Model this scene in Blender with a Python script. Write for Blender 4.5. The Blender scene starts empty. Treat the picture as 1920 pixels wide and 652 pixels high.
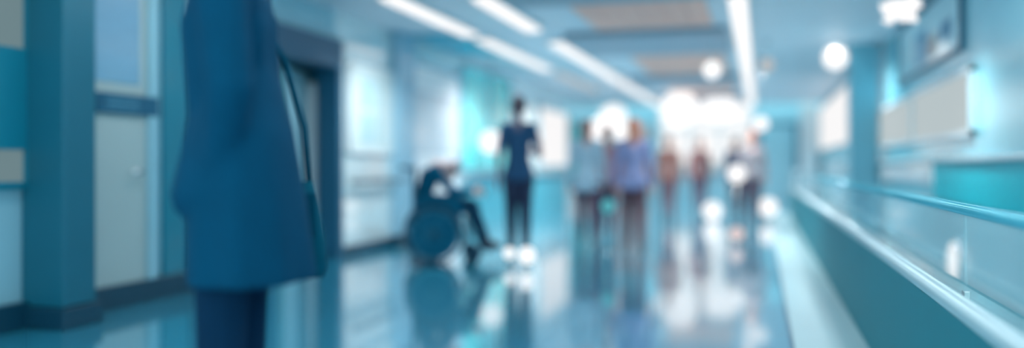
import bpy, bmesh, math, random
from mathutils import Vector, Matrix, Quaternion
random.seed(4)
S = bpy.context.scene
COL = S.collection
V = Vector
# ---------------------------------------------------------------- camera geometry (1920x652 frame)
FPX = 1600.0; TH = math.atan(465/FPX); SN, CS = math.sin(TH), math.cos(TH); EYE = 1.05; HZ = 310.0
XL, XR, CH, YE = -4.6, 1.7, 2.8, 26.5      # left wall, right wall, ceiling height, end wall
def ground(px, t, z=0.0):                  # place at image column px, depth t along the lens axis
    a = (px-960)/FPX
    return V((t*(-SN+a*CS), t*(CS+a*SN), z))
def ywall(px, X):                          # where along the wall x = X a given column falls
    a = (px-960)/FPX; t = X/(-SN+a*CS); return t*(CS+a*SN)
def depth(px, X):
    a = (px-960)/FPX; return X/(-SN+a*CS)

# ---------------------------------------------------------------- materials
def lin(c):
    c = c/255.0
    return c/12.92 if c <= .04045 else ((c+.055)/1.055)**2.4
def rgb(r, g, b): return (lin(r), lin(g), lin(b), 1)
MATS = {}
def mat(name, col, rough=.6, metal=0, spec=.5, ior=1.5, coat=0, coat_rough=.1, noise=.06, nscale=3, trans=0, alpha=1, bump=0, bscale=200, stretch=None, sheen=0, slevel=.5, coat_ior=1.8):
    if name in MATS: return MATS[name]
    m = bpy.data.materials.new(name); m.use_nodes = True
    N = m.node_tree.nodes; L = m.node_tree.links; p = N['Principled BSDF']
    p.inputs['Roughness'].default_value = rough; p.inputs['Metallic'].default_value = metal
    p.inputs['IOR'].default_value = ior; p.inputs['Coat Weight'].default_value = coat
    p.inputs['Coat Roughness'].default_value = coat_rough; p.inputs['Coat IOR'].default_value = coat_ior; p.inputs['Specular IOR Level'].default_value = slevel
    p.inputs['Transmission Weight'].default_value = trans; p.inputs['Alpha'].default_value = alpha
    p.inputs['Sheen Weight'].default_value = sheen
    tc = N.new('ShaderNodeTexCoord'); mp = N.new('ShaderNodeMapping'); nz = N.new('ShaderNodeTexNoise'); cr = N.new('ShaderNodeMix')
    cr.data_type = 'RGBA'
    L.new(tc.outputs['Object'], mp.inputs[0]); L.new(mp.outputs[0], nz.inputs['Vector'])
    if stretch: mp.inputs['Scale'].default_value = stretch
    nz.inputs['Scale'].default_value = nscale; nz.inputs['Detail'].default_value = 3
    c = col
    cr.inputs[6].default_value = tuple(max(0, x*(1-noise)) for x in c[:3])+(1,)
    cr.inputs[7].default_value = tuple(min(1, x*(1+noise)) for x in c[:3])+(1,)
    L.new(nz.outputs[0], cr.inputs[0]); L.new(cr.outputs[2], p.inputs['Base Color'])
    if bump:
        n2 = N.new('ShaderNodeTexNoise'); n2.inputs['Scale'].default_value = bscale
        b = N.new('ShaderNodeBump'); b.inputs['Strength'].default_value = bump; b.inputs['Distance'].default_value = .01
        L.new(mp.outputs[0], n2.inputs['Vector']); L.new(n2.outputs[0], b.inputs['Height']); L.new(b.outputs[0], p.inputs['Normal'])
    MATS[name] = m; return m
def glow(name, col, strength):
    if name in MATS: return MATS[name]
    m = bpy.data.materials.new(name); m.use_nodes = True
    p = m.node_tree.nodes['Principled BSDF']
    p.inputs['Base Color'].default_value = (.02, .02, .02, 1); p.inputs['Roughness'].default_value = .6
    p.inputs['Specular IOR Level'].default_value = 0
    p.inputs['Emission Color'].default_value = col; p.inputs['Emission Strength'].default_value = strength
    MATS[name] = m; return m
WHITE = (1, .985, .985, 1)

# ---------------------------------------------------------------- mesh helpers
def obj(name, bm, m, parent=None, smooth=False, loc=None):
    me = bpy.data.meshes.new(name)
    bmesh.ops.recalc_face_normals(bm, faces=bm.faces)
    bm.to_mesh(me); bm.free()
    if smooth:
        for f in me.polygons: f.use_smooth = True
    o = bpy.data.objects.new(name, me); COL.objects.link(o)
    if isinstance(m, (list, tuple)):
        for x in m: me.materials.append(x)
    else: me.materials.append(m)
    if parent: o.parent = parent
    if loc is not None: o.location = loc
    return o
def tag(o, label, cat, group=None):
    o['label'] = label; o['category'] = cat
    if group: o['group'] = group
    return o
def thing(name, label, cat, loc=(0, 0, 0), rz=0, group=None):
    o = bpy.data.objects.new(name, None); COL.objects.link(o); o.empty_display_size = .1
    o.location = loc; o.rotation_euler = (0, 0, rz)
    return tag(o, label, cat, group)
def struct(name, bm, m, smooth=False):
    o = obj(name, bm, m, None, smooth); o['kind'] = 'structure'; return o
def box(bm, x0, x1, y0, y1, z0, z1, bev=0, mi=0):
    r = bmesh.ops.create_cube(bm, size=1, matrix=Matrix.Translation(((x0+x1)/2, (y0+y1)/2, (z0+z1)/2)) @ Matrix.Diagonal((abs(x1-x0), abs(y1-y0), abs(z1-z0), 1)))
    fs = set(f for v in r['verts'] for f in v.link_faces)
    for f in fs: f.material_index = mi
    if bev:
        es = list(set(e for v in r['verts'] for e in v.link_edges))
        rr = bmesh.ops.bevel(bm, geom=es, offset=bev, segments=3, affect='EDGES', profile=.5)
        for f in rr['faces']: f.material_index = mi
    return bm
def B(*a, **k): return box(bmesh.new(), *a, **k)
def tube(bm, pts, r, n=12, closed=False):
    pts = [V(p) for p in pts]; rings = []; N = len(pts)
    up = None
    for i, p in enumerate(pts):
        if closed: d = (pts[(i+1) % N]-pts[i-1]).normalized()
        elif i == 0: d = (pts[1]-p).normalized()
        elif i == N-1: d = (p-pts[i-1]).normalized()
        else: d = ((pts[i+1]-p).normalized()+(p-pts[i-1]).normalized()).normalized()
        if up is None:
            up = V((0, 0, 1)) if abs(d.z) < .9 else V((1, 0, 0))
        s = d.cross(up)
        if s.length < 1e-4: s = d.cross(V((0, 1, 0)))
        s.normalize(); u = s.cross(d).normalized(); up = u
        rr = r[i] if isinstance(r, (list, tuple)) else r
        rings.append([bm.verts.new(p+s*math.cos(2*math.pi*k/n)*rr+u*math.sin(2*math.pi*k/n)*rr) for k in range(n)])
    M = N if closed else N-1
    for i in range(M):
        a, b = rings[i], rings[(i+1) % N]
        for k in range(n): bm.faces.new((a[k], a[(k+1) % n], b[(k+1) % n], b[k]))
    if not closed:
        bm.faces.new(rings[0][::-1]); bm.faces.new(rings[-1])
    return bm
def lathe(bm, prof, c=(0, 0, 0), n=24, axis='z'):
    c = V(c); rings = []
    for (r, h) in prof:
        ring = []
        for k in range(n):
            a = 2*math.pi*k/n
            if axis == 'z': q = V((r*math.cos(a), r*math.sin(a), h))
            elif axis == 'x': q = V((h, r*math.cos(a), r*math.sin(a)))
            else: q = V((r*math.cos(a), h, r*math.sin(a)))
            ring.append(bm.verts.new(c+q))
        rings.append(ring)
    for a, b in zip(rings, rings[1:]):
        for k in range(n): bm.faces.new((a[k], a[(k+1) % n], b[(k+1) % n], b[k]))
    bm.faces.new(rings[0][::-1]); bm.faces.new(rings[-1])
    return bm
def hull(bm, p0, r0, p1=None, r1=None, sub=2):
    """tapered capsule / ellipsoid: the hull of two (scaled) spheres"""
    t = bmesh.new()
    for p, r in ((p0, r0), (p1, r1 if r1 is not None else r0)):
        if p is None: continue
        if not isinstance(r, (list, tuple)): r = (r, r, r)
        bmesh.ops.create_icosphere(t, subdivisions=sub, radius=1, matrix=Matrix.Translation(p) @ Matrix.Diagonal((r[0], r[1], r[2], 1)))
    if p1 is not None:
        res = bmesh.ops.convex_hull(t, input=t.verts)
        bad = set(g for g in res['geom_interior']+res['geom_unused'] if isinstance(g, bmesh.types.BMVert))
        bmesh.ops.delete(t, geom=list(bad), context='VERTS')
    me = bpy.data.meshes.new('tmp'); t.to_mesh(me); t.free(); bm.from_mesh(me); bpy.data.meshes.remove(me)
def remesh(name, bm, m, parent, voxel=.009, smooth=4, fac=.5):
    o = obj(name, bm, m, parent)
    a = o.modifiers.new('r', 'REMESH'); a.mode = 'VOXEL'; a.voxel_size = voxel; a.use_smooth_shade = True
    b = o.modifiers.new('s', 'SMOOTH'); b.iterations = smooth; b.factor = fac
    dg = bpy.context.evaluated_depsgraph_get()
    me = bpy.data.meshes.new_from_object(o.evaluated_get(dg)); o.modifiers.clear()
    old = o.data; o.data = me; me.name = name; bpy.data.meshes.remove(old)
    for f in me.polygons: f.use_smooth = True
    return o

# ---------------------------------------------------------------- palette
m_floor = mat('polished vinyl floor', rgb(52, 160, 190), rough=.2, metal=.2, ior=1.6, coat=1, coat_rough=.05, coat_ior=3.0, noise=.1, nscale=1.3)
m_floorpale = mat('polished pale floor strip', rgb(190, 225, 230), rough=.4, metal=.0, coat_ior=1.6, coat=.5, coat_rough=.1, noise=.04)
m_joint = mat('dark joint strip', rgb(60, 110, 135), rough=.4)
m_ceil = mat('ceiling paint', rgb(205, 212, 220), rough=.5, noise=.03)
m_wood = mat('pale warm wood ceiling board', rgb(252, 176, 156), rough=.45, noise=.12, nscale=6, stretch=(1, 8, 1))
m_greyband = mat('grey ceiling beam paint', rgb(150, 162, 175), rough=.5, noise=.04)
m_tealceil = mat('teal soffit paint', rgb(0, 165, 190), rough=.4)
m_gloss = mat('glossy pale wall panel', rgb(205, 226, 230), rough=.12, ior=1.6, coat=1, coat_rough=.05, coat_ior=2.8, noise=.03)
m_wallL = mat('grey blue wall paint', rgb(140, 192, 208), rough=.4, coat=.2, noise=.05)
m_teal = mat('deep teal paint', rgb(0, 96, 118), rough=.45, noise=.08)
m_midteal = mat('mid teal laminate', rgb(0, 118, 142), rough=.35, coat=.2, noise=.06)
m_cyan = mat('cyan green glazed panel', rgb(90, 225, 225), rough=.2, coat=.4, coat_rough=.06, noise=.05)
m_doorgrey = mat('pale grey door laminate', rgb(222, 230, 234), rough=.3, coat=.3, noise=.03)
m_doorwhite = mat('chalky white door laminate', rgb(160, 182, 184), rough=.35, noise=.03)
m_frame = mat('dark blue door frame', rgb(10, 85, 115), rough=.4, noise=.05)
m_base = mat('dark baseboard vinyl', rgb(2, 58, 80), rough=.35)
m_dark = mat('inside room dark wall', rgb(60, 150, 175), rough=.7)
m_steel = mat('brushed steel', rgb(200, 214, 218), rough=.18, metal=.9, noise=.03, nscale=20)
m_steelsoft = mat('satin pale rail metal', rgb(190, 215, 222), rough=.42, metal=.55, noise=.03)
m_panel = mat('dark teal balustrade panel', rgb(4, 122, 138), rough=.6, slevel=.25, noise=.05)
m_wains = mat('turquoise wainscot laminate', rgb(0, 188, 204), rough=.4, slevel=.25, noise=.08)
m_lower = mat('pale lower wall laminate', rgb(165, 212, 224), rough=.25, coat=.5, noise=.05)
m_right = mat('glossy blue right wall', rgb(128, 206, 222), rough=.22, coat=.6, coat_rough=.15, noise=.05, nscale=1)
m_pillar = mat('slate blue column paint', rgb(105, 170, 188), rough=.45, noise=.04)
m_pillar2 = mat('grey column paint', rgb(195, 210, 216), rough=.45, noise=.04)
g_lamp = glow('lamp diffuser', WHITE, 1.15)
g_globe = glow('lamp globe', WHITE, 1.3)
g_pink = glow('pinkish bright spot', (1, .78, .76, 1), .8)
g_cyl = glow('cyan bright spot', (.15, .7, .8, 1), .6)
g_lampdim = glow('dim lamp diffuser', WHITE, .5)
g_boost = glow('boosted unseen diffuser', WHITE, 9)  # boosted glow for the unseen near strips
g_win = glow('bright daylight pane', WHITE, .95)
g_end = glow('end window daylight', WHITE, 1.0)
g_winL = glow('shaded daylight pane', (.6, .92, 1, 1), .24)
g_winsoft = glow('soft daylight pane', (.84, .97, 1, 1), .56)
g_cyan = glow('cyan lit pane', (.12, .62, .74, 1), .55)
g_warm = glow('warm indicator light', (1, .62, .5, 1), .6)

# ---------------------------------------------------------------- shell
struct('floor', B(XL-.2, XR+.2, -3, YE+.4, -.12, 0), m_floor)
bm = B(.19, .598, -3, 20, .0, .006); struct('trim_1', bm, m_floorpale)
struct('trim_2', B(.168, .19, -3, 20, 0, .009), m_joint)
# ceiling slab and the coffered field between the two lamp rows
struct('ceiling', B(XL-.2, XR+.2, -1.5, 25.2, CH, CH+.15), m_ceil)
for i, (y0, y1) in enumerate([(8.9, 10.75), (13.2, 16.4), (18.4, 21.0), (22.4, 24.6)]):
    t = thing('ceiling_panel', ['warm wood ceiling board panel nearest, above the corridor between two lamp rows', 'second warm wood ceiling board panel, beyond the first grey beam', 'third warm wood ceiling panel, near the far end of lamp rows', 'farthest warm wood ceiling panel before the bright end window'][i], 'ceiling panel', ((-2.1-.45)/2, (y0+y1)/2, CH), 0, 'warm wood ceiling panels')
    for k in range(6):
        x0 = -.72+k*.24
        obj('board', B(x0+.004, x0+.236, -(y1-y0)/2, (y1-y0)/2, -.03, 0, bev=.004), m_wood, t)
for i, (y0, y1) in enumerate([(7.2, 8.7), (11.0, 13.0), (16.8, 18.2), (21.2, 22.2)]):
    struct('trim_%d' % (3+i), B(-2.5, -.42, y0, y1, CH-.09, CH-.001, bev=.01), m_greyband)
struct('trim_7', B(-4.5, -3.82, 10.6, 12.6, CH-.04, CH-.001, bev=.01), m_tealceil)
# left wall: solid runs, an open doorway between columns 490 and 630
yd0, yd1 = ywall(505, XL), ywall(628, XL)
bm = bmesh.new()
box(bm, XL-.18, XL, -1.0, yd0, 0, CH); box(bm, XL-.18, XL, yd0, yd1, 2.36, CH)
struct('wall_left', bm, m_wallL)
ys = yd1
bm = bmesh.new(); box(bm, XL-.18, XL, ys, YE, 0, CH)
struct('wall_left_far', bm, m_gloss)
# the room seen through the open doorway
struct('wall_side_room_left', B(XL-2.2, XL-2.1, yd0-.8, yd1+.6, 0, 2.7), m_dark)
struct('wall_side_room_near', B(XL-2.1, XL-.18, yd0-.8, yd0-.7, 0, 2.7), m_dark)
struct('wall_side_room_far', B(XL-2.1, XL-.18, yd1+.5, yd1+.6, 0, 2.7), m_dark)
struct('ceiling_side_room', B(XL-2.2, XL-.18, yd0-.8, yd1+.6, 2.7, 2.8), m_dark)
struct('floor_side_room', B(XL-2.2, XL-.2, yd0-.8, yd1+.6, -.1, 0), m_dark)
bm = bmesh.new()
box(bm, XL, XL+.07, -1, yd0-.13, 0, .17, bev=.006)
struct('baseboard_left', bm, m_base)
struct('baseboard_left_far', B(XL, XL+.03, yd1+.1, ywall(752, XL), 0, .12, bev=.006), m_base)
struct('wall_right', B(XR, XR+.18, -1.0, YE, 0, CH), m_right)
struct('wall_back', B(XL-.2, XR+.2, YE, YE+.2, 0, 3.4), m_wallL)

# ---------------------------------------------------------------- left wall fittings
def yl(px): return ywall(px, XL)
def panel(name, px0, px1, z0, z1, m, label, cat, d=.03, group=None):
    y0, y1 = yl(px0), yl(px1)
    t = thing(name, label, cat, (XL, (y0+y1)/2, z0), 0, group)
    w = (y1-y0)/2
    obj('board', B(0, d, -w+.015, w-.015, .015, z1-z0-.015, bev=.005), m, t)
    b2 = bmesh.new()
    box(b2, 0, d+.012, -w, w, 0, .02); box(b2, 0, d+.012, -w, w, z1-z0-.02, z1-z0)
    box(b2, 0, d+.012, -w, -w+.02, 0, z1-z0); box(b2, 0, d+.012, w-.02, w, 0, z1-z0)
    return t, b2
def window(n, X, y0, y1, z0, z1, mglass, mframe, mull=1, side=1, rows=1):
    b2 = bmesh.new(); f = .045
    x0, x1 = (X, X+side*.05)
    box(b2, x0, x1, y0, y1, z0, z0+f); box(b2, x0, x1, y0, y1, z1-f, z1)
    for k in range(mull+1):
        yy = y0+(y1-y0)*k/mull
        box(b2, x0, x1, max(y0, yy-f/2), min(y1, yy+f/2), z0, z1)
    for k in range(1, rows):
        zz = z0+(z1-z0)*k/rows; box(b2, x0, x1, y0, y1, zz-f/2, zz+f/2)
    w = struct('window_%d' % n, b2, mframe)
    for k in range(mull):
        a, b = y0+(y1-y0)*k/mull, y0+(y1-y0)*(k+1)/mull
        p = obj('pane', B(X, X+side*.02, a+f/2, b-f/2, z0+f, z1-f), mglass[k % len(mglass)], w)
    return w
def door(n, px0, px1, z1, mleaf, mframe, glass=None, handle=True, plate=None):
    y0, y1 = yl(px0), yl(px1); b2 = bmesh.new()
    box(b2, XL, XL+.06, y0-.07, y0, 0, z1+.07); box(b2, XL, XL+.06, y1, y1+.07, 0, z1+.07); box(b2, XL, XL+.06, y0, y1, z1, z1+.07)
    d = struct('door_%d' % n, b2, mframe)
    lf = obj('door_leaf', B(XL, XL+.035, y0+.005, y1-.005, .015, z1-.005, bev=.004), mleaf, d)
    if glass:
        g0, g1, gm = glass
        obj('vision_panel', B(XL+.03, XL+.042, y0+.08, y1-.08, g0, g1, bev=.003), gm, lf)
    if handle:
        h = bmesh.new(); yy = y1-.1
        tube(h, [(XL+.035, yy, 1.0), (XL+.085, yy, 1.0), (XL+.085, yy-.13, 1.0)], .011)
        lathe(h, [(.028, .034), (.028, .044)], (XL, yy, 1.0), axis='x')
        obj('door_handle', h, m_steel, lf, True)
    return d
# far left glazed screen and its dark post
window(1, XL, yl(-60), yl(44), .9, 2.75, [g_winL, mat('teal tinted pane', rgb(10, 125, 160), rough=.2, coat=.8)], m_midteal, 1)
obj_w = bpy.data.objects['window_1']
bm = B(XL+.02, XL+.05, yl(-60), yl(44), 1.15, 1.8); obj('lower_tint', bm, m_midteal, obj_w)
t = thing('wall_column', 'dark teal square column at left edge of the corridor wall', 'column', (XL+.17, yl(72), 0))
obj('shaft', B(-.17, .17, -.14, .14, .14, CH, bev=.012), m_teal, t)
obj('plinth', B(-.17, .2, -.17, .17, 0, .14, bev=.01), m_base, t)
door(1, 112, 268, 2.72, m_doorwhite, m_wallL, (1.66, 2.62, mat('blue grey blind glass', rgb(118, 165, 192), rough=.25, coat=.6, noise=.1, nscale=9, stretch=(1, .4, 5))), True)
# dark plate sign with fine pale lines
y0, y1 = yl(168), yl(285)
t = thing('door_sign', 'small dark horizontal sign with faint pale lines on the white door', 'sign', (XL+.045, (y0+y1)/2, 1.43))
w = (y1-y0)/2
obj('plate', B(0, .02, -w, w, 0, .15, bev=.004), mat('dark sign plate', rgb(5, 85, 115), rough=.4), t)
for k in range(3): obj('stripe', B(.019, .023, -w*.7, w*.3, .035+k*.034, .043+k*.034), mat('pale sign stripe', rgb(90, 160, 185), rough=.5), t)
# upper pale strip and teal wall piece behind the coat
struct('trim_8', B(XL, XL+.04, yl(300), yl(345), .13, 2.75, bev=.01), m_midteal)
struct('trim_9', B(XL, XL+.035, yl(350), yl(500), .13, 2.3, bev=.01), m_teal)
# open doorway: heavy dark frame, open pale leaf inside, lit slot of the room
bm = bmesh.new()
box(bm, XL-.19, XL+.08, yd0-.12, yd0+.04, 0, 2.46, bev=.01); box(bm, XL-.19, XL+.08, yd1-.07, yd1+.06, 0, 2.46, bev=.01); box(bm, XL-.19, XL+.08, yd0+.03, yd1-.06, 2.14, 2.46, bev=.01)
d2 = struct('door_2', bm, m_frame)
lf = obj('door_leaf', B(-.02, .02, 0, .8, .02, 2.1, bev=.004), m_wallL, d2)
lf.location = (XL-.22, yd1-.75, 0); lf.rotation_euler = (0, 0, math.radians(12))
obj('door_handle', tube(bmesh.new(), [(.02, .1, 1.0), (.07, .1, 1.0), (.07, .22, 1.0)], .012), m_steel, lf, True)
bm = bmesh.new(); ye_ = yd1+.5
for x in (-5.66, -5.36): box(bm, x, x+.05, ye_-.05, ye_, .3, 2.2)
box(bm, -5.66, -5.31, ye_-.05, ye_, 2.2, 2.26); box(bm, -5.66, -5.31, ye_-.05, ye_, .24, .3)
w2 = struct('window_2', bm, m_teal); obj('pane', B(-5.61, -5.36, ye_-.04, ye_-.02, .3, 2.2), g_cyan, w2)
o = thing('tall_cabinet', 'pale tall cabinet seen through the open doorway with dark header', 'cabinet', (-5.06, ye_-.25, 0))
obj('body', B(-.2, .2, -.2, .24, .08, 2.0, bev=.01), m_doorgrey, o)
obj('plinth', B(-.19, .19, -.19, .24, 0, .08), m_base, o)
cd = obj('door', B(-.195, .195, -.222, -.2, .1, 1.98, bev=.003), m_doorgrey, o)
obj('handle', tube(bmesh.new(), [(-.15, -.225, .95), (-.15, -.25, .96), (-.15, -.25, 1.14), (-.15, -.225, 1.15)], .007, 8), m_steel, cd, True)
# pale notice board, column, grey door, cyan glazing
t, fr = panel('notice_board', 650, 736, 1.2, 2.25, mat('notice paper', rgb(185, 205, 208), rough=.6, noise=.05), 'pale framed notice board on the wall right of the open doorway', 'notice board')
obj('board_frame', fr, m_doorgrey, t)
for k in range(4):
    obj('paper_sheet', B(.03, .034, -.3+.32*(k % 2), -.05+.32*(k % 2), .12+.42*(k//2), .48+.42*(k//2)), mat('faded print sheet %d' % (k % 2), rgb(*((150, 188, 200), (165, 195, 200))[k % 2]), rough=.7), t)
t = thing('handrail', 'dark wall handrail to the right of the open doorway', 'handrail', (XL, yl(650), .86), 0)
L = yl(757)-yl(650)
obj('rail', tube(bmesh.new(), [(.08, 0, 0), (.08, L, 0)], .024), m_base, t, True)
for k in range(3): obj('bracket', tube(bmesh.new(), [(0, .1+k*(L-.2)/2, -.05), (.05, .1+k*(L-.2)/2, -.05), (.08, .1+k*(L-.2)/2, -.01)], .009), m_steel, t, True)
t = thing('wall_column', 'slim blue wall column between notice board and grey door', 'column', (XL+.05, yl(750), 0))
obj('shaft', B(-.05, .05, -.3, .3, .14, CH, bev=.012), mat('light blue column paint', rgb(128, 178, 200), rough=.35, coat=.4), t)
obj('plinth', B(-.05, .07, -.31, .31, 0, .14, bev=.01), m_base, t)
door(3, 768, 856, 2.45, m_doorgrey, m_wallL, (1.2, 2.1, mat('grey glass', rgb(200, 212, 220), rough=.2, coat=.5)))
window(3, XL, yl(865), yl(955), .95, 2.7, [m_cyan, mat('teal green glazing', rgb(60, 215, 212), rough=.2, coat=.4)], m_wallL, 2)
t = thing('handrail', 'pale wall handrail below the cyan glazing behind the standing man', 'handrail', (XL, yl(868), .84), 0)
L = yl(1060)-yl(868)
obj('rail', tube(bmesh.new(), [(.08, 0, 0), (.08, L, 0)], .03), m_midteal, t, True)
for k in range(5): obj('bracket', tube(bmesh.new(), [(0, .1+k*(L-.2)/4, -.05), (.05, .1+k*(L-.2)/4, -.05), (.08, .1+k*(L-.2)/4, -.01)], .009), m_steel, t, True)
window(4, XL, yl(1008), yl(1062), 1.0, 2.35, [g_win], m_wallL, 1)
window(5, XL, yl(1070), yl(1100), .4, 2.2, [g_cyan], m_midteal, 1)
struct('trim_10', B(XL, XL+.03, yl(870), yl(1060), 0, .8, bev=.006), mat('turquoise dado laminate', rgb(70, 170, 190), rough=.25, coat=.6))
# small bin by the column
t = thing('waste_bin', 'small black waste bin on the floor beside the blue wall column', 'waste bin', (XL+.32, yl(742)+.0, 0))
obj('bucket', lathe(bmesh.new(), [(.10, 0), (.13, .24), (.125, .24), (.095, .02)], n=20), mat('black plastic', rgb(10, 50, 72), rough=.4), t, True)
obj('rim', lathe(bmesh.new(), [(.126, .235), (.14, .24), (.14, .255), (.126, .26)], n=20), m_base, t, True)

# ---------------------------------------------------------------- ceiling lamps
def strip(x, y0, y1, w, m, label, group='long ceiling strip lamps'):
    t = thing('strip_lamp', label, 'ceiling lamp', (x, (y0+y1)/2, CH), 0, group)
    l = (y1-y0)/2
    obj('housing', B(-w/2-.02, w/2+.02, -l-.02, l+.02, -.05, -.0005, bev=.0), m_steelsoft, t)
    obj('diffuser', B(-w/2, w/2, -l, l, -.085, -.045, bev=.012), m, t)
strip(-.22, 8.9, 25.0, .19, g_lamp, 'long white ceiling strip lamp running furthest right toward the end window')
strip(-2.72, 11.5, 25.0, .2, g_lamp, 'long diagonal white ceiling strip lamp, the middle one, ending at the window glare')
strip(-2.72, 8.2, 10.35, .2, g_lamp, 'short white ceiling strip lamp cut by the top edge, above the middle row')
strip(-3.6, 7.9, 10.5, .2, g_lamp, 'white ceiling strip lamp nearest the left wall, cut by the top edge')
strip(-3.6, 10.95, 14.6, .2, g_lamp, 'white ceiling strip lamp second along the left row')
strip(-3.55, 15.2, 19.0, .16, g_lampdim, 'fainter ceiling strip lamp third along the left row')
strip(-3.6, 0.0, 6.8, .25, g_boost, 'unseen boosted ceiling strip lamp added over the near left end of the corridor')  # unseen near strips added, far brighter than the visible rows, to light the corridor
strip(-.9, 0.0, 7.3, .25, g_boost, 'unseen boosted ceiling strip lamp added over the near middle of the corridor')
strip(1.1, 0.5, 6.3, .2, g_boost, 'unseen boosted ceiling strip lamp added over the near right wall')

def globe(px, py, t, rpx, label, m=g_globe, group='round glowing lamps'):
    p = ground(px, t); z = EYE-(py-HZ)/FPX*t; r = rpx/FPX*t
    o = thing('globe_lamp', label, 'pendant lamp', (p.x, p.y, CH), 0, group)
    dz = z-CH
    obj('canopy', lathe(bmesh.new(), [(.05, -.0005), (.06, -.02), (.01, -.03)], n=16), m_steel, o, True)
    obj('cord', tube(bmesh.new(), [(0, 0, -.02), (0, 0, dz+r*.9)], .006, 6), m_steel, o, True)
    g = bmesh.new(); bmesh.ops.create_uvsphere(g, u_segments=24, v_segments=14, radius=r, matrix=Matrix.Translation((0, 0, dz)))
    obj('globe', g, m, o, True)
def wall_light(X, px, py, rpx, label, m=g_globe, side=1, group='round glowing wall lights', parts=True):
    y = ywall(px, X); t = depth(px, X); z = EYE-(py-HZ)/FPX*t; r = rpx/FPX*t
    o = thing('wall_light', label, 'wall light', (X, y, z), 0, group)
    k = side
    obj('backplate', lathe(bmesh.new(), [(r*.7, 0), (r*.7, k*.03), (r*.5, k*.04)], axis='x', n=20), m_steel, o, True)
    obj('globe', lathe(bmesh.new(), [(r*.55, k*.035), (r*.93, k*.1), (r, k*.18), (r*.93, k*.26), (r*.55, k*.33), (r*.1, k*.36)], axis='x', n=24), m, o, True)
globe(921, 266, 14.2, 21, 'round white globe lamp hanging left of the standing man', group=None)
globe(1126, 242, 17.6, 22, 'left lower globe of the cluster of three over the walkers')
globe(1150, 222, 19.6, 26, 'upper globe of the cluster of three over the walkers')
globe(1162, 245, 16.0, 17, 'right lower globe of the cluster of three over the walkers')
globe(1335, 131, 11.2, 16, 'single small round lamp under the wood ceiling')
globe(1427, 232, 14.0, 13, 'small globe lamp right of the end window glare')
globe(1274, 205, 20.5, 34, 'big globe added for the glow at upper left of the end window')  # these two big globes are added to carry the glow over the end window
globe(1350, 200, 21.5, 30, 'big globe added for the glow at upper right of the end window')
globe(1566, 108, 12.0, 22, 'globe lamp left of the slate column near the right wall')
globe(1438, 122, 12.0, 13, 'dim small globe beside the right strip lamp', g_lampdim)

# crumpled white pendant at upper right
p = ground(1688, 7.0)
o = thing('pendant_lamp', 'white pendant lamp of crumpled petals before the framed picture', 'pendant lamp', (p.x, p.y, CH))
obj('canopy', lathe(bmesh.new(), [(.05, -.0005), (.055, -.02), (.01, -.03)], n=16), m_steel, o, True)
obj('cord', tube(bmesh.new(), [(0, 0, -.02), (0, 0, -.3)], .005, 6), m_steel, o, True)
for k in range(11):
    g = bmesh.new(); an = k*2.4; el = -.5+.12*k
    bmesh.ops.create_uvsphere(g, u_segments=14, v_segments=8, radius=.075)
    for v in g.verts:
        v.co.x *= 1.35; v.co.z *= .45; v.co.y *= .8
        v.co.z += .03*math.sin(v.co.x*40+k); v.co.y += .015*math.sin(v.co.z*60)
    bmesh.ops.transform(g, matrix=Matrix.Translation((0, 0, -.47)) @ Matrix.Rotation(an, 4, 'Z') @ Matrix.Rotation(el, 4, 'Y') @ Matrix.Translation((.07, 0, 0)), verts=g.verts)
    obj('petal', g, g_lamp, o, True)

# ---------------------------------------------------------------- end wall glazing
bm = bmesh.new(); xs = [-2.95, -2.05, -1.15, -.25]
for x in xs: box(bm, x-.04, x+.04, YE-.1, YE, .9, 3.3)
for z in (.9, 2.1, 3.3): box(bm, -2.99, -.21, YE-.1, YE, z-.04, z+.04)
w = struct('window_6', bm, m_doorgrey)
for a, b in zip(xs, xs[1:]):
    obj('pane', B(a+.04, b-.04, YE-.05, YE-.03, 1.15, 3.26), g_end, w)
    obj('lower_pane', B(a+.04, b-.04, YE-.05, YE-.03, .94, 1.15), g_winsoft, w)
bm = bmesh.new(); box(bm, -.05, .02, YE-.08, YE, 0, 2.3); box(bm, 1.0, 1.07, YE-.08, YE, 0, 2.3); box(bm, .02, 1.0, YE-.08, YE, 2.22, 2.3)
d = struct('door_4', bm, m_frame); lf = obj('door_leaf', B(.02, 1.0, YE-.05, YE-.01, .02, 2.22), m_wallL, d)
obj('door_handle', tube(bmesh.new(), [(.12, YE-.05, 1), (.12, YE-.1, 1), (.25, YE-.1, 1)], .012), m_steel, lf, True)
bm = bmesh.new(); box(bm, -4.3, -3.3, YE-.06, YE, .1, 2.3)
struct('wall_end_panel', bm, mat('salmon glow panel', rgb(205, 165, 160), rough=.5))  # salmon panel added for the pink glow at the far end

# ---------------------------------------------------------------- right side
yr = lambda px: ywall(px, XR)
struct('trim_11', B(XR-.05, XR, -1, 9.3, .72, 1.08, bev=.008), m_wains); struct('trim_14', B(XR-.06, XR, 9.3, 24, .86, 1.08, bev=.008), mat('pale reflection band', rgb(235, 240, 242), rough=.25, coat=1))  # far pale band paints a reflection along the wall, teal nearer
struct('trim_12', B(XR-.09, XR, -1, 24, 1.08, 1.125, bev=.01), m_steelsoft)
struct('trim_13', B(XR-.02, XR, -1, 24, .1, .72), m_lower)
struct('baseboard_right', B(XR-.03, XR, -1, 24, 0, .1, bev=.006), m_steelsoft)
def col(px, X, w, m, label):
    y = ywall(px, X); o = thing('square_column', label, 'column', (X, y, 0))
    obj('shaft', B(-w/2, w/2, -w/2, w/2, .0, CH, bev=.015), m, o)
    obj('base_band', B(-w/2-.015, w/2+.015, -w/2-.015, w/2+.015, 0, .12, bev=.008), m_base, o)
col(1618, 1.43, .38, m_pillar, 'slate blue square column left of the framed picture')
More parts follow.
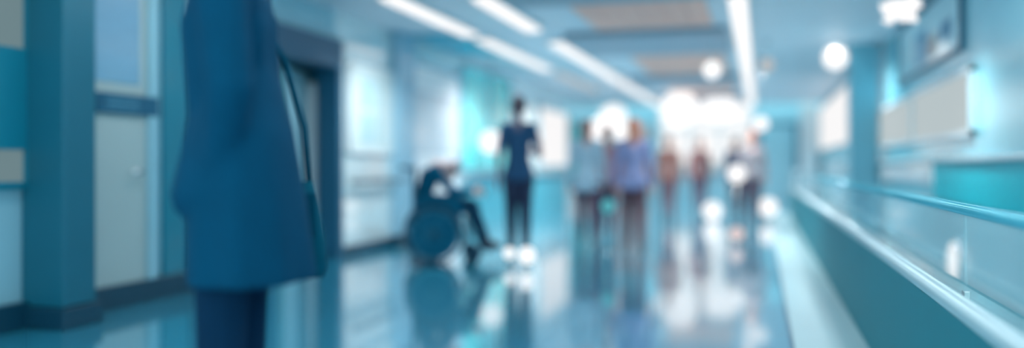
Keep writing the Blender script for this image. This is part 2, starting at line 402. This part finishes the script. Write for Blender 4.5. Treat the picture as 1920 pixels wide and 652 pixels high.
col(1517, 1.35, .48, m_pillar2, 'grey square column left of the tall bright right window')
window(7, XR, yr(1597), yr(1532), 1.45, 2.72, [g_win], m_pillar, 1, -1)
window(8, XR, yr(1830), yr(1652), 1.3, 1.87, [g_winsoft, g_winsoft], mat('pale reflection frame', rgb(205, 228, 234), rough=.3, coat=.4), 2, -1, 1)  # glowing panes put in place of reflections on the right wall
# framed picture
y0, y1 = yr(1806), yr(1690)
o = thing('framed_picture', 'large dark framed picture with blue and orange patches, high on right wall', 'picture', (XR, (y0+y1)/2, 2.09))
h = .6; w = (y1-y0)/2
obj('print', B(-.02, -.005, -w, w, 0, h), mat('pale print paper', rgb(185, 228, 236), rough=.3, coat=.5), o)
bm = bmesh.new()
box(bm, -.04, 0, -w-.03, -w, -.05, h+.05, bev=.004); box(bm, -.04, 0, w, w+.03, -.05, h+.05, bev=.004); box(bm, -.04, 0, -w, w, -.03, 0, bev=.004); box(bm, -.04, 0, -w, w, h, h+.05, bev=.004)
obj('frame', bm, m_frame, o)
def patch(px0, px1, z0, z1, m, nm):
    a, b = yr(px1)-(y0+y1)/2, yr(px0)-(y0+y1)/2
    obj(nm, B(-.024, -.019, a, b, z0, z1, bev=.002), m, o)
patch(1722, 1740, .06, .42, mat('blue print', rgb(55, 150, 185), rough=.4), 'blue_patch')
patch(1742, 1760, .08, .3, mat('orange print', rgb(185, 165, 160), rough=.4), 'orange_patch')
patch(1768, 1788, .16, .32, mat('deep blue print', rgb(20, 120, 160), rough=.4), 'blue_patch')
# glowing disc added for a reflection low on the right wall
t_ = depth(1800, XR); y_ = ywall(1800, XR)
o = thing('reflection_disc', 'round glowing disc standing in for a reflection on the lower right wall behind glass', 'wall light', (XR-.02, y_, .2))
obj('bezel', lathe(bmesh.new(), [(.2, 0), (.2, -.02), (.18, -.03)], axis='x', n=28), m_steel, o, True)
obj('lens', lathe(bmesh.new(), [(.175, -.02), (.17, -.045), (.13, -.06), (.05, -.065)], axis='x', n=28), g_lamp, o, True)
# balustrade
o = thing('balustrade', 'long dark teal balustrade with steel ledge, glass and handrail at right', 'balustrade', (.6, 8.5, 0))
Y0, Y1 = -9.0, 9.6
obj('side_panel', B(0, .03, Y0, Y1, 0, .565, bev=.005), m_panel, o)
obj('steel_ledge', tube(bmesh.new(), [(.02, Y0, .595), (.02, Y1-.25, .595), (.03, Y1-.1, .58), (.05, Y1, .5)], .034, 16), m_steelsoft, o, True)
obj('inner_ledge', B(.045, .2, Y0, Y1-.1, .54, .565, bev=.005), m_steel, o)
obj('inner_panel', B(.2, .225, Y0, Y1-.1, 0, .56, bev=.004), m_panel, o)
m_glass = mat('clear balustrade glass', (.55, .9, .97, 1), rough=.05, alpha=.18, noise=0)
pan = (Y1-.4-Y0)/9
for k in range(9):
    obj('glass_pane', B(.135, .147, Y0+k*pan+.01, Y0+(k+1)*pan-.01, .566, .865), m_glass, o)
rail = [(.141, Y0, .885), (.141, Y1-.3, .885)]
for a in range(1, 9): an = a*math.pi/8; rail.append((.141, Y1-.3+.16*math.sin(an), .725+.16*math.cos(an)))
obj('handrail', tube(bmesh.new(), rail, .022, 16), mat('pale cyan handrail', rgb(90, 190, 210), rough=.2, metal=.4, coat=.5), o, True)
for k in range(1, 9): obj('clamp', B(.13, .152, Y0+k*pan-.02, Y0+k*pan+.02, .562, .58, bev=.002), m_steel, o)
lathe_b = lathe(bmesh.new(), [(.02, -.0), (.07, .0), (.085, .03), (.085, .06), (.06, .1), (.01, .11)], c=(.1, Y1+.1, .84))
# newel with a round cap
obj('end_post', lathe(lathe_b, [(.05, 0), (.05, .84)], c=(.1, Y1+.1, 0)), m_steelsoft, o, True)

# ---------------------------------------------------------------- people
def skinmat(n, c): return mat('skin '+n, rgb(*c), rough=.5, noise=.05)
def cloth(n, c): return mat('cloth '+n, rgb(*c), rough=.95, noise=.12, nscale=12, bump=.15, bscale=300, slevel=.12)
def joints(H, arms='hang', stride=.0, hunch=0):
    J = {}
    J['hip'] = [V((s*.052*H, 0, .51*H)) for s in (-1, 1)]
    st = [stride, -stride]
    J['knee'] = [V((s*.05*H, st[i]*.5*H+abs(st[i])*.12*H, .285*H-abs(st[i])*.02*H)) for i, s in enumerate((-1, 1))]
    J['ankle'] = [V((s*.052*H, st[i]*H-(.03*H if st[i] < 0 else 0), .048*H+(.03*H if st[i] < 0 else 0))) for i, s in enumerate((-1, 1))]
    J['toe'] = [J['ankle'][i]+V((s*.01*H, .095*H, -.032*H-(.03*H if st[i] < 0 else 0))) for i, s in enumerate((-1, 1))]
    J['pelvis'] = V((0, 0, .53*H)); J['waist'] = V((0, 0, .61*H)); J['chest'] = V((0, .005*H, .74*H)); J['neck'] = V((0, -.002*H, .825*H)); J['head'] = V((0, .012*H, .925*H))
    J['hd'] = V((0, 1, 0)); J['hu'] = V((0, 0, 1))
    J['sh'] = [V((s*.1*H, 0, .805*H)) for s in (-1, 1)]
    J['elbow'] = []; J['wrist'] = []; J['hand'] = []
    for i, s in enumerate((-1, 1)):
        a = arms[i] if isinstance(arms, (list, tuple)) else arms
        if a == 'hang': e, w, h = V((s*.135*H, -.012*H, .635*H)), V((s*.145*H, .025*H, .49*H)), V((0, .02, -1))
        elif a == 'fwd': e, w, h = V((s*.15*H, -.02*H, .64*H)), V((s*.08*H, .12*H, .67*H)), V((-s*.5, .85, .1))
        elif a == 'swing': e, w, h = V((s*.13*H, .05*H, .64*H)), V((s*.135*H, .13*H, .53*H)), V((0, .5, -.8))
        elif a == 'pocket': e, w, h = V((s*.122*H, -.018*H, .65*H)), V((s*.09*H, -.0*H, .54*H)), V((-s*.25, .1, -.95))
        elif a == 'back': e, w, h = V((s*.13*H, -.07*H, .645*H)), V((s*.135*H, -.08*H, .50*H)), V((0, .0, -1))
        J['elbow'].append(e); J['wrist'].append(w); J['hand'].append(h.normalized())
    return J
def person(label, loc, rz, H, J, skin, hair, top, bottom, shoe, long_hair=False, top_len=.5, sleeve='short', skirt=False, coat=False, vox=.009, slim=1, wid=.93):
    k = H
    o = thing('person', label, 'person', loc, rz)
    bm = bmesh.new()
    hc, hd, hu = J['head'], J['hd'], J['hu']; hr = hd.cross(hu).normalized()
    def hp(x, y, z): return hc+hr*(x*k)+hd*(y*k)+hu*(z*k)
    hull(bm, hp(0, -.006, .02), (.047*k, .053*k, .048*k)); hull(bm, hp(0, .004, .015), .045*k, hp(0, .02, -.042), .024*k)
    hull(bm, hp(0, .05, .008), .006*k, hp(0, .063, -.013), .008*k); hull(bm, hp(-.012, .046, -.035), .006*k, hp(.012, .046, -.035), .006*k)
    for s in (-1, 1): hull(bm, hp(s*.05, 0, .008), .009*k, hp(s*.05, -.003, -.012), .006*k)
    hull(bm, J['neck'], .037*k, hp(0, -.008, -.03), .031*k)
    hull(bm, J['neck']-V((0, 0, .02*k)), .04*k, J['chest'], (.075*k, .055*k, .07*k))
    for i in (0, 1): hull(bm, J['sh'][i], .03*k, J['chest'], (.06*k, .05*k, .05*k)); hull(bm, J['hip'][i], .05*k, J['pelvis'], .06*k)
    hull(bm, J['chest'], (.08*k, .055*k, .07*k), J['waist'], (.066*k, .048*k, .05*k)); hull(bm, J['waist'], (.066*k, .048*k, .05*k), J['pelvis'], (.078*k, .055*k, .05*k))
    for i, s in enumerate((-1, 1)):
        hull(bm, J['sh'][i], .029*k, J['elbow'][i], .022*k); hull(bm, J['elbow'][i], .022*k, J['wrist'][i], .0145*k)
        hull(bm, J['hip'][i], .052*k*slim, J['knee'][i], .033*k*slim)
        mid = J['knee'][i].lerp(J['ankle'][i], .3)-V((0, .008*k, 0))
        hull(bm, J['knee'][i], .032*k*slim, mid, .032*k*slim); hull(bm, mid, .031*k*slim, J['ankle'][i], .019*k)
        hull(bm, J['ankle'][i]-V((0, .012*k, .015*k)), .02*k, J['toe'][i], .014*k)
        h = J['hand'][i]; sd = V((1, 0, 0)) if abs(h.x) < .8 else V((0, 1, 0)); sd = (sd-h*sd.dot(h)).normalized(); fd = h.cross(sd).normalized()
        # palm in the plane of h and fd, thumb toward the front
        if fd.y < 0: fd = -fd
        w = J['wrist'][i]; pc = w+h*.045*k
        hull(bm, w+h*.012*k, .014*k, pc+fd*.012*k, .013*k); hull(bm, w+h*.012*k, .014*k, pc-fd*.014*k, .012*k); hull(bm, pc+fd*.013*k, .012*k, pc-fd*.015*k, .011*k)
        inn = (V((-s, 0, 0))-h*(V((-s, 0, 0)).dot(h))).normalized()
        for q, (off, ln) in enumerate(((.019, .036), (.007, .042), (-.006, .038), (-.019, .03))):
            b = pc+fd*off*k+h*.008*k; m1 = b+h*ln*.55*k+inn*.004*k; m2 = m1+(h*.8+inn*.6)*ln*.5*k
            hull(bm, b, .0065*k, m1, .0055*k, 1); hull(bm, m1, .0055*k, m2, .0045*k, 1)
        tb = w+h*.022*k+fd*.014*k; tm = tb+(h*.6+fd*.8).normalized()*.026*k; te = tm+(h*.95+fd*.2+inn*.2).normalized()*.02*k
        hull(bm, tb, .0085*k, tm, .0068*k, 1); hull(bm, tm, .0068*k, te, .0055*k, 1)
    remesh('body', bm, skin, o, vox*.8, 2)
    for s in (-1, 1):
        bm = bmesh.new()
        bmesh.ops.create_icosphere(bm, subdivisions=2, radius=.0065*k, matrix=Matrix.Translation(hp(s*.019, .047, .006)))
        obj('eye', bm, mat('dark eye', rgb(30, 35, 45), rough=.2), o, True)
    bm = bmesh.new()      # hair
    hull(bm, hp(0, -.012, .03), (.052*k, .056*k, .05*k), hp(0, -.022, .0), (.05*k, .044*k, .042*k))
    if long_hair: hull(bm, hp(0, -.026, .01), (.047*k, .036*k, .04*k), hp(0, -.036, -.085), (.04*k, .02*k, .03*k))
    else: hull(bm, hp(0, -.03, -.01), (.04*k, .025*k, .03*k))
    remesh('hair', bm, hair, o, vox, 2)
    bm = bmesh.new()      # top
    g = .012*k
    hull(bm, J['neck']-V((0, 0, .022*k)), .036*k, J['chest'], (.082*k, .062*k, .07*k))
    for i in (0, 1): hull(bm, J['sh'][i], .036*k, J['chest'], (.068*k, .058*k, .055*k)); hull(bm, J['sh'][i], .034*k, J['neck']-V((0, 0, .022*k)), .032*k)
    hull(bm, J['chest'], (.09*k, .064*k, .07*k), J['waist'], (.084*k, .058*k, .05*k))
    hull(bm, J['waist'], (.084*k, .062*k, .05*k), J['pelvis']+V((0, 0, .0)), (.112*k, .076*k, .045*k))
    for i in (0, 1): hull(bm, J['waist'], (.08*k, .06*k, .04*k), J['pelvis'].lerp(J['hip'][i], .9)+V((0, 0, .004*k)), (.068*k, .072*k, .045*k))
    for i in (0, 1):
        E, W = J['elbow'][i], J['wrist'][i]
        if sleeve == 'short': hull(bm, J['sh'][i], .036*k, J['sh'][i].lerp(E, .72), .033*k)
        else: hull(bm, J['sh'][i], .036*k, E, .03*k); hull(bm, E, .03*k, E.lerp(W, .93), .022*k)
    if coat:              # long coat: flares below the waist, ends flat above the knee
        rings = []; ht = J['pelvis'].z
        c2 = bmesh.new(); nn = 40; prof = [(.70, .07, .045), (.60, .115, .066), (.5, .124, .078), (.402, .128, .084)]
        for (zz, ax, ay) in prof:
            rings.append([c2.verts.new((ax*k*math.cos(2*math.pi*q/nn)*(1+.04*math.sin(q*1.3)*(.62-zz)*5), -.012*k+(ay*k*math.sin(2*math.pi*q/nn))*(1+.05*math.sin(q*.9)*(.62-zz)*5)-(.62-zz)*.05*k, zz*k)) for q in range(nn)])
        for a, b in zip(rings, rings[1:]):
            for q in range(nn): c2.faces.new((a[q], a[(q+1) % nn], b[(q+1) % nn], b[q]))
        c2.faces.new(rings[0][::-1]); c2.faces.new(rings[-1])
        bmesh.ops.recalc_face_normals(c2, faces=c2.faces)
        me = bpy.data.meshes.new('t'); c2.to_mesh(me); c2.free(); bm.from_mesh(me); bpy.data.meshes.remove(me)
    elif top_len < .5:
        hull(bm, J['pelvis'], (.09*k, .066*k, .04*k), V((0, 0, top_len*k+.04*k))+V((J['pelvis'].x, J['pelvis'].y, 0)), (.118*k, .08*k, .03*k))
    nm = 'coat' if coat else 'shirt'
    tp = remesh(nm, bm, top, o, vox, 4)
    bm = bmesh.new()      # bottom
    if skirt:
        hull(bm, J['pelvis'], (.088*k, .062*k, .05*k), V((0, .0, .335*k)), (.1*k, .075*k, .015*k))
    else:
        hull(bm, J['pelvis']+V((0, 0, .02*k)), (.083*k, .06*k, .04*k), J['hip'][0], .058*k); hull(bm, J['pelvis']+V((0, 0, .02*k)), (.083*k, .06*k, .04*k), J['hip'][1], .058*k)
        for i in (0, 1):
            hull(bm, J['hip'][i], .06*k*slim, J['knee'][i], .042*k*slim)
            mid = J['knee'][i].lerp(J['ankle'][i], .3)-V((0, .006*k, 0))
            hull(bm, J['knee'][i], .041*k*slim, mid, .038*k*slim); hull(bm, mid, .038*k*slim, J['knee'][i].lerp(J['ankle'][i], .93), .028*k)
    remesh('skirt' if skirt else 'trousers', bm, bottom, o, vox, 3)
    for i in (0, 1):
        bm = bmesh.new()
        A, T = J['ankle'][i], J['toe'][i]
        hull(bm, A-V((0, .018*k, .014*k)), (.024*k, .024*k, .026*k), A.lerp(T, .5)+V((0, 0, -.006*k)), (.024*k, .02*k, .018*k))
        hull(bm, A-V((0, .018*k, .024*k)), (.022*k, .022*k, .014*k), T, (.022*k, .022*k, .014*k))
        hull(bm, A.lerp(T, .4), (.024*k, .02*k, .018*k), T, (.022*k, .022*k, .014*k))
        remesh('shoe', bm, shoe, o, vox*.8, 2)
    # lift so that the lowest shoe point rests on the floor
    zmin = min(v.co.z for c in o.children for v in c.data.vertices)
    o.location.z += -zmin+.001 if loc[2] == 0 else 0
    o.scale = (wid, 1, 1)
    return o
hair_dark = mat('dark hair', rgb(62, 52, 68), rough=.6, noise=.3, nscale=30); hair_brown = mat('brown hair', rgb(135, 95, 90), rough=.6, noise=.3, nscale=30); hair_red = mat('auburn hair', rgb(190, 120, 95), rough=.6, noise=.3, nscale=30)
sk = skinmat('warm', (205, 150, 135)); sk2 = skinmat('tan', (175, 125, 115))
shoe_b = mat('black shoe leather', rgb(25, 45, 65), rough=.4)
trs_dark = cloth('dark trousers', (48, 58, 82)); trs_plum = cloth('plum trousers', (85, 72, 88))

def face(px, t, toward):      # local +y looks away from (or toward) the camera
    p = ground(px, t); a = math.atan2(-p.x, p.y)
    return a+(math.pi if toward else 0)
# P1 near figure in a long coat, walking to the left across the frame
p = ground(438, 2.2)
J = joints(1.9, ['pocket', 'pocket'], .012)
rz = TH+math.pi/2+.12
near = person('person in long dark blue coat walking close by at left, carrying a teal bag', (p.x, p.y, 0), rz, 1.9, J, sk2, hair_dark, cloth('navy coat', (0, 68, 98)), cloth('ink trousers', (8, 46, 74)), shoe_b, sleeve='long', coat=True, slim=.72)
# teal shoulder bag behind
q = ground(557, 2.42)
o = thing('shoulder_bag', 'teal shoulder bag hanging behind the person in long coat', 'bag', (q.x, q.y, .735), rz)
bm = bmesh.new(); r_ = []
for (z, hy, hx) in ((0, .075, .04), (.02, .085, .055), (.1, .08, .06), (.2, .062, .045), (.27, .045, .02)):
    r_.append([bm.verts.new((hx*math.copysign(abs(math.cos(2*math.pi*q_/28))**.6, math.cos(2*math.pi*q_/28)), hy*math.copysign(abs(math.sin(2*math.pi*q_/28))**.6, math.sin(2*math.pi*q_/28)), z)) for q_ in range(28)])
for a, b in zip(r_, r_[1:]):
    for i in range(28): bm.faces.new((a[i], a[(i+1) % 28], b[(i+1) % 28], b[i]))
bm.faces.new(r_[0][::-1]); bm.faces.new(r_[-1])
obj('bag_body', bm, cloth('teal bag', (0, 82, 104)), o, True)
obj('strap', tube(bmesh.new(), [(0, -.035, .255), (-.0, -.02, .42), (0, .03, .6), (0, .1, .74), (0, .17, .74)], .009, 8), cloth('teal strap', (0, 75, 100)), o, True)
obj('flap', B(-.066, -.055, -.06, .06, .12, .24, bev=.004), cloth('teal flap', (0, 74, 98)), o)
# P2 standing man
def put(label, px, t, H, arms, stride, away, **kw):
    p = ground(px, t)
    return person(label, (p.x, p.y, 0), face(px, t, not away), H, joints(H, arms, stride), **kw)
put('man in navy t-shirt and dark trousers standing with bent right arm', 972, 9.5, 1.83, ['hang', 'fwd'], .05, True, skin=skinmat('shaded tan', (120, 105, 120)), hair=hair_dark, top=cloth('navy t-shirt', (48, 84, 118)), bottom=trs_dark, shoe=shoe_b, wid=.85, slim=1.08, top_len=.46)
put('person in long pale grey top and dark trousers, left of the walking group', 1100, 11.2, 1.66, ['hang', 'hang'], .05, True, skin=sk2, hair=hair_brown, top=cloth('pale grey top', (140, 172, 190)), bottom=trs_plum, shoe=shoe_b, top_len=.41, sleeve='long', long_hair=True)
put('person in mauve brown jacket walking behind the pale grey top', 1138, 12.2, 1.62, ['swing', 'back'], .09, True, skin=sk2, hair=hair_brown, top=cloth('mauve jacket', (150, 122, 135)), bottom=trs_dark, shoe=shoe_b, sleeve='long')
put('person with auburn hair in lilac blue shirt and dark brown trousers', 1188, 10.6, 1.64, ['hang', 'hang'], .06, True, skin=sk, hair=hair_red, top=cloth('lilac shirt', (132, 142, 182)), bottom=cloth('dark brown trousers', (92, 70, 80)), shoe=shoe_b, top_len=.44, sleeve='long', long_hair=True)
put('slim person in rust brown clothes right of the auburn haired walker', 1253, 16.0, 1.6, ['hang', 'hang'], .05, True, skin=sk, hair=hair_red, top=cloth('rust jacket', (170, 120, 112)), bottom=cloth('rust trousers', (125, 95, 105)), shoe=shoe_b, sleeve='long')
put('distant person in dusky rose jacket below the end window', 1312, 18.0, 1.62, ['hang', 'hang'], .05, False, skin=sk, hair=hair_brown, top=cloth('rose jacket', (165, 118, 118)), bottom=cloth('mauve trousers', (120, 100, 118)), shoe=shoe_b, sleeve='long')
put('distant person in slate violet coat beside the small round light', 1380, 17.2, 1.62, ['hang', 'hang'], .04, True, skin=sk, hair=hair_dark, top=cloth('slate violet coat', (98, 112, 138)), bottom=trs_plum, shoe=shoe_b, sleeve='long', top_len=.42)
put('person in pale taupe jacket rightmost of the walkers', 1411, 14.8, 1.66, ['hang', 'swing'], .06, False, skin=sk, hair=hair_red, top=cloth('taupe jacket', (150, 148, 155)), bottom=cloth('plum dark trousers', (95, 85, 100)), shoe=shoe_b, sleeve='long')

# ---------------------------------------------------------------- wheelchair and its hunched sitter (local +y = forward)
wp = ground(812, 9.35); wrz = TH-math.pi/2+.12
o = thing('wheelchair', 'dark wheelchair with large spoked wheels standing by the left wall', 'wheelchair', (wp.x, wp.y, 0), wrz)
m_wc = mat('dark blue wheelchair frame', rgb(15, 85, 112), rough=.35, metal=.3); m_ty = mat('rubber tyre', rgb(10, 60, 85), rough=.7); m_up = cloth('wheelchair upholstery', (8, 92, 122))
m_spoke = mat('dull spoke metal', rgb(60, 130, 155), rough=.3, metal=.6)
for s in (-1, 1):
    w = bmesh.new(); R = .3
    tube(w, [(s*.29, R*math.cos(2*math.pi*i/40), .318+R*math.sin(2*math.pi*i/40)) for i in range(40)], .017, 8, True)
    w = obj('wheel', w, m_ty, o, True)
    h = bmesh.new(); tube(h, [(s*.325, .25*math.cos(2*math.pi*i/36), .318+.25*math.sin(2*math.pi*i/36)) for i in range(36)], .009, 6, True)
    obj('push_rim', h, m_spoke, w, True)
    obj('wheel_cover', lathe(bmesh.new(), [(.27, s*.272), (.27, s*.276), (.1, s*.28), (.02, s*.28)], c=(0, 0, .318), axis='x', n=32), m_up, w)
    obj('side_skirt', B(s*.215-.004, s*.215+.004, -.18, .3, .46, .69, bev=.002), m_up, o)
    h = bmesh.new()
    for i in range(16): an = 2*math.pi*i/16; tube(h, [(s*.29, 0, .318), (s*.29, .29*math.cos(an), .318+.29*math.sin(an))], .003, 5)
    obj('spokes', h, m_spoke, w)
    obj('hub', lathe(bmesh.new(), [(.03, s*.25), (.035, s*.27), (.035, s*.31), (.02, s*.325)], c=(0, 0, .318), axis='x', n=16), m_wc, w, True)
    c = bmesh.new(); tube(c, [(s*.22, .42+.075*math.cos(2*math.pi*i/20), .095+.075*math.sin(2*math.pi*i/20)) for i in range(20)], .018, 8, True)
    lathe(c, [(.06, s*.22-.006), (.06, s*.22+.006)], c=(0, .42, .095), axis='x', n=16)
    c = obj('caster', c, m_ty, o, True)
    obj('fork', tube(bmesh.new(), [(s*.25, .42, .095), (s*.25, .40, .2), (s*.22, .38, .22), (s*.22, .38, .33)], .011, 8), m_wc, c, True)
    f = bmesh.new()
    tube(f, [(s*.23, -.2, .14), (s*.23, -.2, 1.0), (s*.23, -.33, 1.03)], .014, 8)
    tube(f, [(s*.23, -.2, .47), (s*.23, .3, .47), (s*.23, .4, .36), (s*.2, .55, .14)], .013, 8)
    tube(f, [(s*.23, -.2, .2), (s*.23, .38, .25)], .012, 8); tube(f, [(s*.23, .38, .25), (s*.23, .38, .68), (s*.23, .3, .7), (s*.23, -.2, .7)], .012, 8)
    obj('side_frame', f, m_wc, o, True)
    obj('armrest', B(s*.23-.03, s*.23+.03, -.12, .22, .7, .735, bev=.012), m_up, o)
    obj('push_handle', tube(bmesh.new(), [(s*.23, -.24, 1.01), (s*.23, -.36, 1.035)], .02, 10), m_ty, o, True)
    obj('footplate', B(s*.12-.08, s*.12+.08, .5, .68, .125, .14, bev=.004), m_wc, o)
obj('seat', B(-.215, .215, -.18, .28, .455, .5, bev=.018), m_up, o)
obj('backrest', B(-.215, .215, -.225, -.185, .5, 1.06, bev=.015), m_up, o)
x_ = bmesh.new(); tube(x_, [(-.22, .05, .2), (.22, .05, .46)], .011, 8); tube(x_, [(.22, .05, .2), (-.22, .05, .46)], .011, 8)
obj('cross_brace', x_, m_wc, o, True)
H = 1.74
J = {'hip': [V((-.09, -.06, .56)), V((.09, -.06, .56))], 'knee': [V((-.12, .40, .62)), V((.12, .43, .61))], 'ankle': [V((-.11, .56, .225)), V((.11, .58, .225))],
     'pelvis': V((0, -.08, .58)), 'waist': V((0, -.1, .74)), 'chest': V((0, -.04, .92)), 'neck': V((0, .05, 1.05)), 'head': V((0, .17, .99)),
     'sh': [V((-.18, .0, 1.0)), V((.18, .0, 1.0))], 'elbow': [V((-.2, .22, .76)), V((.2, .22, .76))], 'wrist': [V((-.1, .42, .76)), V((.1, .42, .76))],
     'hand': [V((.3, .95, -.1)).normalized(), V((-.3, .95, -.1)).normalized()]}
J['toe'] = [a+V((0, .15, -.055)) for a in J['ankle']]
J['hd'] = V((0, .35, -.94)).normalized(); J['hu'] = V((0, .94, .35)).normalized()
person('person in dark teal clothes sitting hunched forward in the wheelchair', (wp.x, wp.y, .0001), wrz, H, J, skinmat('seated pale', (215, 175, 168)), mat('grey brown hair', rgb(165, 150, 155), rough=.6), cloth('dark teal jumper', (5, 88, 118)), cloth('midnight trousers', (22, 58, 85)), shoe_b, sleeve='long')

# ---------------------------------------------------------------- low globes added for bright spots near the floor
def low_globe(px, py, t, rpx, label, m=g_globe, group='low globes added for bright spots'):
    p = ground(px, t); z = EYE-(py-HZ)/FPX*t; r = rpx/FPX*t
    z = max(z, r+.03)
    o = thing('standin_globe', label, 'glow stand-in', (p.x, p.y, 0), 0, group)
    obj('base', lathe(bmesh.new(), [(r*.7, .0), (r*.7, .015), (r*.3, .025)], n=20), m_steel, o, True)
    if z-r > .06: obj('post', tube(bmesh.new(), [(0, 0, .02), (0, 0, z-r*.9)], .012, 8), m_steel, o, True)
    g = bmesh.new(); bmesh.ops.create_uvsphere(g, u_segments=24, v_segments=14, radius=r, matrix=Matrix.Translation((0, 0, z)))
    obj('globe', g, m, o, True)
low_globe(1381, 326, 12.6, 16, 'small bright globe on an added thin post for a light spot before the far walkers')
low_globe(1336, 396, 16.0, 17, 'low white globe standing in for a bright spot, below the dusky rose jacket')
low_globe(1440, 388, 16.0, 17, 'low white globe standing in for a bright spot beside the dark joint strip')
low_globe(1381, 438, 11.3, 13, 'low pinkish globe standing in for a bright spot, nearest of those under the end window', g_pink)
low_globe(1140, 386, 10.2, 13, 'cyan globe on an added post for a bright spot between two walkers of the group', g_cyl)
low_globe(988, 478, 8.7, 15, 'low white globe standing in for floor shine by the right foot of the standing man')
low_globe(955, 474, 8.9, 10, 'low white globe standing in for floor shine by the left foot of the standing man')

# ---------------------------------------------------------------- light
def spot(x, y, z, e, col=(1, .97, .96), size=150, ty=0):
    l = bpy.data.lights.new('lamp_light', 'SPOT'); l.energy = e; l.spot_size = math.radians(size); l.spot_blend = 1; l.color = col; l.shadow_soft_size = .0
    o = bpy.data.objects.new('lamp_light', l); COL.objects.link(o); o.location = (x, y, z)
for x, y, e in ((-3.6, 9.3, 40), (-3.6, 12.8, 40), (-3.55, 17, 45), (-2.72, 13.5, 40), (-2.72, 18, 45), (-2.72, 22.5, 55), (-.22, 10.5, 40), (-.22, 14.5, 40), (-.22, 19, 45), (-.22, 23.5, 55), (1.0, 12.6, 45)):  # last spot is added to brighten the right wall
    spot(x, y, CH-.1, e*6.5)
pp = ground(1688, 7.0); spot(pp.x, pp.y, CH-.62, 110)  # spot added under the pendant to brighten the right wall
W = bpy.data.worlds.new('World'); S.world = W; W.use_nodes = True
bg = W.node_tree.nodes['Background']; bg.inputs[0].default_value = (.6, .85, .88, 1); bg.inputs[1].default_value = 2.6

# ---------------------------------------------------------------- camera
c = bpy.data.cameras.new('Camera'); c.lens = 30; c.sensor_width = 36; c.sensor_fit = 'HORIZONTAL'
c.shift_y = -16/1920
c.dof.use_dof = True; c.dof.focus_distance = 3.2; c.dof.aperture_fstop = .39
co = bpy.data.objects.new('Camera', c); COL.objects.link(co)
co.location = (0, 0, EYE); co.rotation_euler = (math.pi/2, 0, TH)
S.camera = co
S.view_settings.view_transform = 'Standard'; S.view_settings.look = 'None'; S.view_settings.gamma = 1; S.view_settings.exposure = 0
S.view_settings.use_curve_mapping = False
